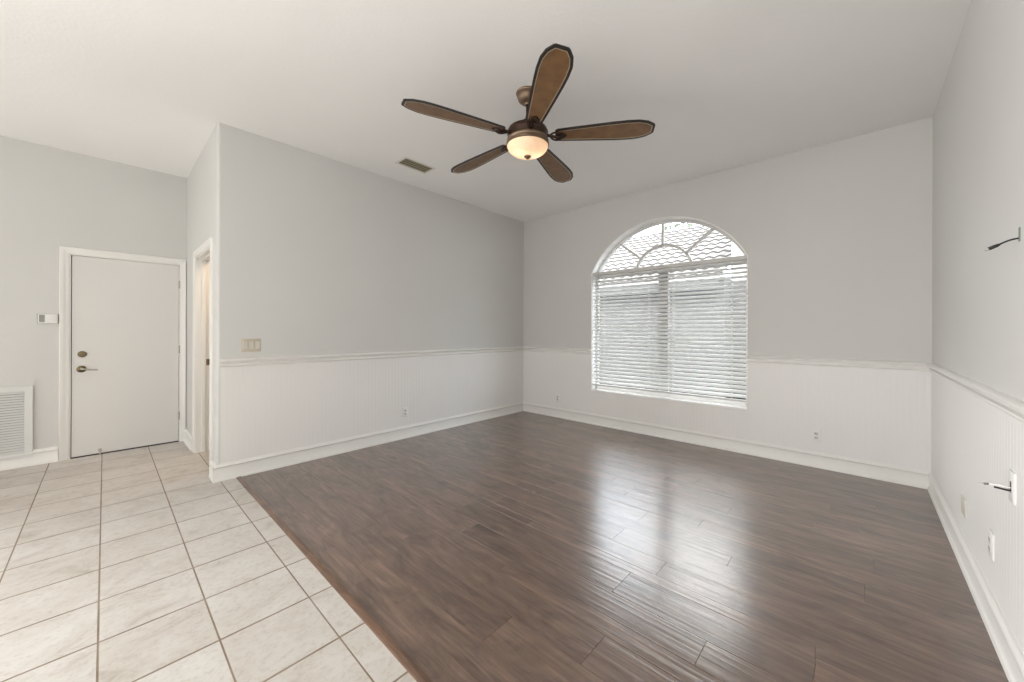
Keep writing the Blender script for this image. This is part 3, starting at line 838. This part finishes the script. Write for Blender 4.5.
# ------------------------------------------------------------------ wall plates
def frame_for(loc, nrm):
    """empty whose local z points out of the wall, local y up"""
    nrm = Vector(nrm); up = Vector((0, 0, 1)); xx = up.cross(nrm)
    mm = Matrix((xx, up, nrm)).transposed().to_4x4(); mm.translation = Vector(loc)
    return mm
def rrect(hw_, hh, r, k=4):
    p = []
    for cx_, cy_, a0 in ((hw_ - r, hh - r, 0), (-hw_ + r, hh - r, 90), (-hw_ + r, -hh + r, 180), (hw_ - r, -hh + r, 270)):
        for i in range(k + 1): p.append((cx_ + r * math.cos(R(a0 + 90 * i / k)), cy_ + r * math.sin(R(a0 + 90 * i / k))))
    return p
def plate_bm(hw_, hh, th=0.006):
    bm = bmesh.new()
    lo, hi = rrect(hw_, hh, 0.005), rrect(hw_ - 0.003, hh - 0.003, 0.004)
    a = [bm.verts.new((*p, 0)) for p in lo]; c = [bm.verts.new((*p, th * 0.6)) for p in lo]; d = [bm.verts.new((*p, th)) for p in hi]
    k = len(lo)
    for i in range(k):
        j = (i + 1) % k
        bm.faces.new((a[i], a[j], c[j], c[i])); bm.faces.new((c[i], c[j], d[j], d[i]))
    bm.faces.new(a[::-1]); bm.faces.new(d)
    return bm
def make_outlet(loc, nrm, label):
    e = empty('power_outlet', (0, 0, 0)); e.matrix_world = frame_for(loc, nrm)
    tag(e, label, 'power outlet', 'white duplex outlets low on the walls')
    auto_smooth(link('cover_plate', plate_bm(0.036, 0.058), M['white_plastic'], e))
    for s in (-1, 1):
        bm = bmesh.new(); prism(bm, [(x, y + s * 0.0195) for x, y in rrect(0.0165, 0.0135, 0.008)], 0.005, 0.0085)
        so = link('socket', bm, M['socket_plastic'], e)
        bm = bmesh.new()
        for px, hh in ((-0.0065, 0.0046), (0.0065, 0.0040)): box(bm, px - 0.0022, px + 0.0022, s * 0.0195 + 0.003 - hh, s * 0.0195 + 0.003 + hh, 0.0082, 0.0088)
        lathe(bm, [(0.0, 0.0082), (0.0026, 0.0082), (0.0026, 0.0088), (0.0, 0.0088)], 10, center=(0, s * 0.0195 - 0.0075, 0))
        link('socket_slot', bm, M['slot_dark'], so)
    bm = bmesh.new(); lathe(bm, [(0.0, 0.0055), (0.003, 0.0055), (0.0028, 0.0068), (0.0, 0.0072)], 12); link('screw', bm, M['silver'], e)
    return e
make_outlet((0.003, -2.128, 0.308), (1, 0, 0), 'white duplex power outlet low on the left wall, under the light switches')
make_outlet((0.694, -0.003, 0.288), (0, -1, 0), 'white duplex power outlet on the window wall left of the window, near the corner')
make_outlet((3.722, -0.003, 0.298), (0, -1, 0), 'white duplex power outlet on the window wall right of the window')
make_outlet((W - 0.003, -1.925, 0.350), (-1, 0, 0), 'white duplex power outlet on the right wall, just above the baseboard')

# triple switch plate
sw = empty('light_switch', (0, 0, 0)); sw.matrix_world = frame_for((0.0, -3.660, 1.147), (1, 0, 0))
tag(sw, 'beige triple light switch plate on the left wall above the chair rail', 'light switch')
auto_smooth(link('cover_plate', plate_bm(0.073, 0.058), M['beige_plastic'], sw))
for k in (-1, 0, 1):
    bm = bmesh.new(); px = k * 0.046
    box(bm, px - 0.0165, px + 0.0165, -0.033, 0.033, 0.004, 0.008, bev=0.001)
    vv = [bm.verts.new(p) for p in ((px - 0.0145, -0.030, 0.008), (px + 0.0145, -0.030, 0.008), (px + 0.0145, 0.030, 0.0125), (px - 0.0145, 0.030, 0.0125), (px - 0.0145, 0.030, 0.008), (px + 0.0145, 0.030, 0.008))]
    bm.faces.new((vv[0], vv[1], vv[2], vv[3])); bm.faces.new((vv[3], vv[2], vv[5], vv[4])); bm.faces.new((vv[0], vv[3], vv[4])); bm.faces.new((vv[1], vv[5], vv[2]))
    link('rocker', bm, M['tan_plastic'], sw)

# thermostat
th = empty('thermostat', (0, 0, 0)); th.matrix_world = frame_for((-A, -4.905, 1.386), (1, 0, 0))
tag(th, 'white wall thermostat with a grey display, beside the entry door', 'thermostat')
bm = bmesh.new(); prism(bm, rrect(0.066, 0.046, 0.006), 0, 0.010); auto_smooth(link('back_plate', bm, M['display_and_shade_grey'], th))  # plate coloured grey to stand for shading at the housing's side
bm = bmesh.new()
lo, hi = rrect(0.060, 0.044, 0.010), rrect(0.055, 0.039, 0.008)
a = [bm.verts.new((*p, 0.010)) for p in lo]; c = [bm.verts.new((*p, 0.024)) for p in lo]; d = [bm.verts.new((*p, 0.028)) for p in hi]
for i in range(len(lo)):
    j = (i + 1) % len(lo)
    bm.faces.new((a[i], a[j], c[j], c[i])); bm.faces.new((c[i], c[j], d[j], d[i]))
bm.faces.new(d); bm.faces.new(a[::-1])
auto_smooth(link('housing', bm, M['white_plastic'], th))
bm = bmesh.new(); prism(bm, [(x - 0.036, y) for x, y in rrect(0.018, 0.036, 0.004)], 0.0275, 0.0287); link('display', bm, M['display_and_shade_grey'], th)

# return air grille low on the entry wall
gy0, gy1, gz0, gz1 = -5.690, -4.992, 0.085, 0.752
gr = empty('return_air_grille', (0, 0, 0)); gr.matrix_world = frame_for((-A, (gy0 + gy1) / 2, (gz0 + gz1) / 2), (1, 0, 0))
tag(gr, 'large pale louvred return air grille low on the entry wall, left of the door', 'air vent')
ghw, ghh, gf = (gy1 - gy0) / 2, (gz1 - gz0) / 2, 0.048
bm = bmesh.new()
for q in ((-ghw, ghw, -ghh, -ghh + gf), (-ghw, ghw, ghh - gf, ghh), (-ghw, -ghw + gf, -ghh + gf, ghh - gf), (ghw - gf, ghw, -ghh + gf, ghh - gf)): box(bm, *q, 0.0, 0.020, bev=0.002)
link('grille_frame', bm, M['grille_metal'], gr)
bm = bmesh.new(); box(bm, -ghw + gf, ghw - gf, -ghh + gf, ghh - gf, 0.0002, 0.002); link('grille_backing', bm, M['slot_dark'], gr)
bm = bmesh.new()
nl = 24; st = (2 * (ghh - gf)) / nl
for k in range(nl):
    zc = -ghh + gf + (k + 0.5) * st
    pr = [(zc - 0.010, 0.016), (zc - 0.0085, 0.0168), (zc + 0.010, 0.0045), (zc + 0.0085, 0.0035)]
    a = [bm.verts.new((-ghw + gf, y, z)) for y, z in pr]; c = [bm.verts.new((ghw - gf, y, z)) for y, z in pr]
    for i in range(4): bm.faces.new((a[i], a[(i + 1) % 4], c[(i + 1) % 4], c[i]))
    bm.faces.new(a[::-1]); bm.faces.new(c)
link('grille_louvre', bm, M['grille_metal'], gr)

# ------------------------------------------------------------------ right wall: cables and plates
pl_ = link('blank_plate', plate_bm(0.052, 0.050), M['tan_plastic']); auto_smooth(pl_)
pl_.matrix_world = frame_for((W - 0.003, -1.335, 0.318), (-1, 0, 0))
tag(pl_, 'blank tan cover plate low on the right wall, nearest the window corner', 'wall plate')

cp = empty('cable_wall_plate', (0, 0, 0)); cp.matrix_world = frame_for((W - 0.003, -2.228, 0.695), (-1, 0, 0))
tag(cp, 'white wall plate with a cable slot, on the right wall below the chair rail', 'wall plate')
auto_smooth(link('cover_plate', plate_bm(0.037, 0.060), M['white_plastic'], cp))
bm = bmesh.new(); prism(bm, rrect(0.008, 0.021, 0.004), 0.0058, 0.0066); link('cable_slot', bm, M['slot_dark'], cp)
xw = W - 0.009
wc = empty('loose_wire', (xw, -2.228, 0.687))
tag(wc, 'loose cut cable with black sheath and white wire, poking from the lower wall plate', 'cable')
bm = bmesh.new(); tube(bm, bez((0.003, 0, -0.006), (-0.012, 0.0, -0.008), (-0.026, 0.0, -0.003), (-0.040, 0.003, -0.004), 8), 0.0038, 10); link('sheath', bm, M['black_rubber'], wc, True)
bm = bmesh.new(); tube(bm, bez((0.003, 0, 0.004), (-0.018, 0.0, 0.007), (-0.045, 0.002, 0.006), (-0.062, 0.004, 0.002), 10), 0.0032, 10); link('white_wire', bm, M['cord_white'], wc, True)
bm = bmesh.new(); tube(bm, [(-0.052, 0.0035, 0.0045), (-0.064, 0.004, 0.0015)], 0.0042, 10); link('ferrule', bm, M['grey_plastic'], wc, True)
bm = bmesh.new(); tube(bm, [(-0.063, 0.004, 0.002), (-0.080, 0.005, 0.001)], [0.002, 0.0012], 8); link('wire_tip', bm, M['silver'], wc, True)

xk = W
bc = empty('black_cable', (xk, -2.283, 1.628))
tag(bc, 'short black cable with a plug end sticking out of the upper right wall', 'cable')
bm = bmesh.new(); box(bm, -0.003, 0.002, -0.007, 0.007, -0.012, 0.040, bev=0.0015); link('wall_grommet', bm, M['grey_plastic'], bc)
bm = bmesh.new(); tube(bm, bez((0.001, 0, 0.000), (-0.022, 0.0, -0.001), (-0.034, 0.001, -0.008), (-0.050, 0.002, -0.018), 10), 0.0032, 10); link('cord', bm, M['black_rubber'], bc, True)
bm = bmesh.new(); tube(bm, [(-0.046, 0.002, -0.0155), (-0.053, 0.002, -0.0195), (-0.072, 0.003, -0.029)], [0.0042, 0.0062, 0.0066], 12); pg = link('plug', bm, M['black_rubber'], bc, True)
bm = bmesh.new(); tube(bm, [(-0.071, 0.003, -0.0285), (-0.082, 0.0035, -0.033)], 0.0048, 12); link('plug_tip', bm, M['silver'], pg, True)

# ------------------------------------------------------------------ outside: neighbour house, tree, lawn
hs = empty('neighbor_house', (0, 6, 0))
tag(hs, 'pale tile roof of the neighbouring house seen through the arched window', 'house')
YE, ZE, SL = 3.3, 2.25, 0.50        # eave line and slope
PW, CR = 0.235, 0.34                 # barrel width, course length along y
bm = bmesh.new()
x0r, x1r = -9.0, 2.03
nx = int((x1r - x0r) / (PW / 8))
for cidx in range(14):
    ya = YE + cidx * CR; yb = ya + CR + 0.03
    rows = []
    for (yy, lift) in ((ya, 0.055), (yb, 0.012)):
        z_ = ZE + (yy - YE) * SL
        rows.append([bm.verts.new((x0r + i * (x1r - x0r) / nx, yy - 6, z_ + lift + 0.018 * math.sin(2 * math.pi * (x0r + i * (x1r - x0r) / nx) / PW))) for i in range(nx + 1)])
    lip = [bm.verts.new((v_.co.x, v_.co.y, v_.co.z - 0.038)) for v_ in rows[0]]
    for i in range(nx):
        f = bm.faces.new((rows[0][i], rows[0][i + 1], rows[1][i + 1], rows[1][i]))
        f2 = bm.faces.new((lip[i], lip[i + 1], rows[0][i + 1], rows[0][i])); f2.material_index = 1
o = link('roof', bm, [M['roof_tile'], M['roof_lip_shade']], hs, recalc=False)
bm = bmesh.new(); box(bm, x0r + 0.4, x1r + 0.05, YE + 0.18 - 6, YE + 4 - 6, 0, ZE + 0.10); link('house_wall', bm, M['wall_render'], hs)
bm = bmesh.new(); box(bm, x0r, x1r, YE - 0.04 - 6, YE - 6, ZE - 0.16, ZE + 0.02); link('fascia', bm, M['wall_render'], hs)
bm = bmesh.new(); box(bm, 2.09, 5.5, 4.0 - 6, 9 - 6, 2.3, 4.2); link('side_gable', bm, M['stucco'], hs)
bm = bmesh.new(); box(bm, 2.09, 5.5, 4.0 - 6, 9 - 6, 0, 2.3); link('side_wing', bm, M['wall_render'], hs)

def make_tree(x, y, z0, hgt, rad, seed, label):
    rnd = random.Random(seed)
    e = empty('tree', (x, y, 0)); tag(e, label, 'tree')
    bm = bmesh.new(); tube(bm, [(0, 0, 0), (0.05, 0, hgt * 0.5), (0, 0.1, hgt * 0.85)], [0.16, 0.12, 0.05], 10); link('trunk', bm, M['bark'], e, True)
    bm = bmesh.new()
    for _ in range(1500):
        while True:
            p = Vector((rnd.uniform(-1, 1), rnd.uniform(-1, 1), rnd.uniform(-1, 1)))
            if 0.25 < p.length < 1: break
        p = Vector((p.x * rad, p.y * rad, hgt * 0.78 + p.z * rad * 0.75))
        s = rnd.uniform(0.08, 0.16)
        u = Vector((rnd.gauss(0, 1), rnd.gauss(0, 1), rnd.gauss(0, 1))).normalized(); w_ = u.orthogonal().normalized()
        bm.faces.new([bm.verts.new(p + q_) for q_ in (-u * s, w_ * s * 0.45, u * s, -w_ * s * 0.45)])
    f = link('foliage', bm, M['leaf'], e, recalc=False)
make_tree(-0.9, 12.6, 0, 7.6, 1.9, 3, 'leafy green tree showing over the roof in the top of the arched window')
o = boxes('ground', [(-12, 14, WD, 22, -0.3, -0.15)], M['lawn'], kind='structure')

o = boxes('trim_8', [(-1.5, W + 1.5, WD, 0.80, 2.96, 3.06), (-1.5, W + 1.5, 0.80, 0.84, 2.90, 3.10)], M['stucco'], kind='structure')   # soffit of this house's own eave
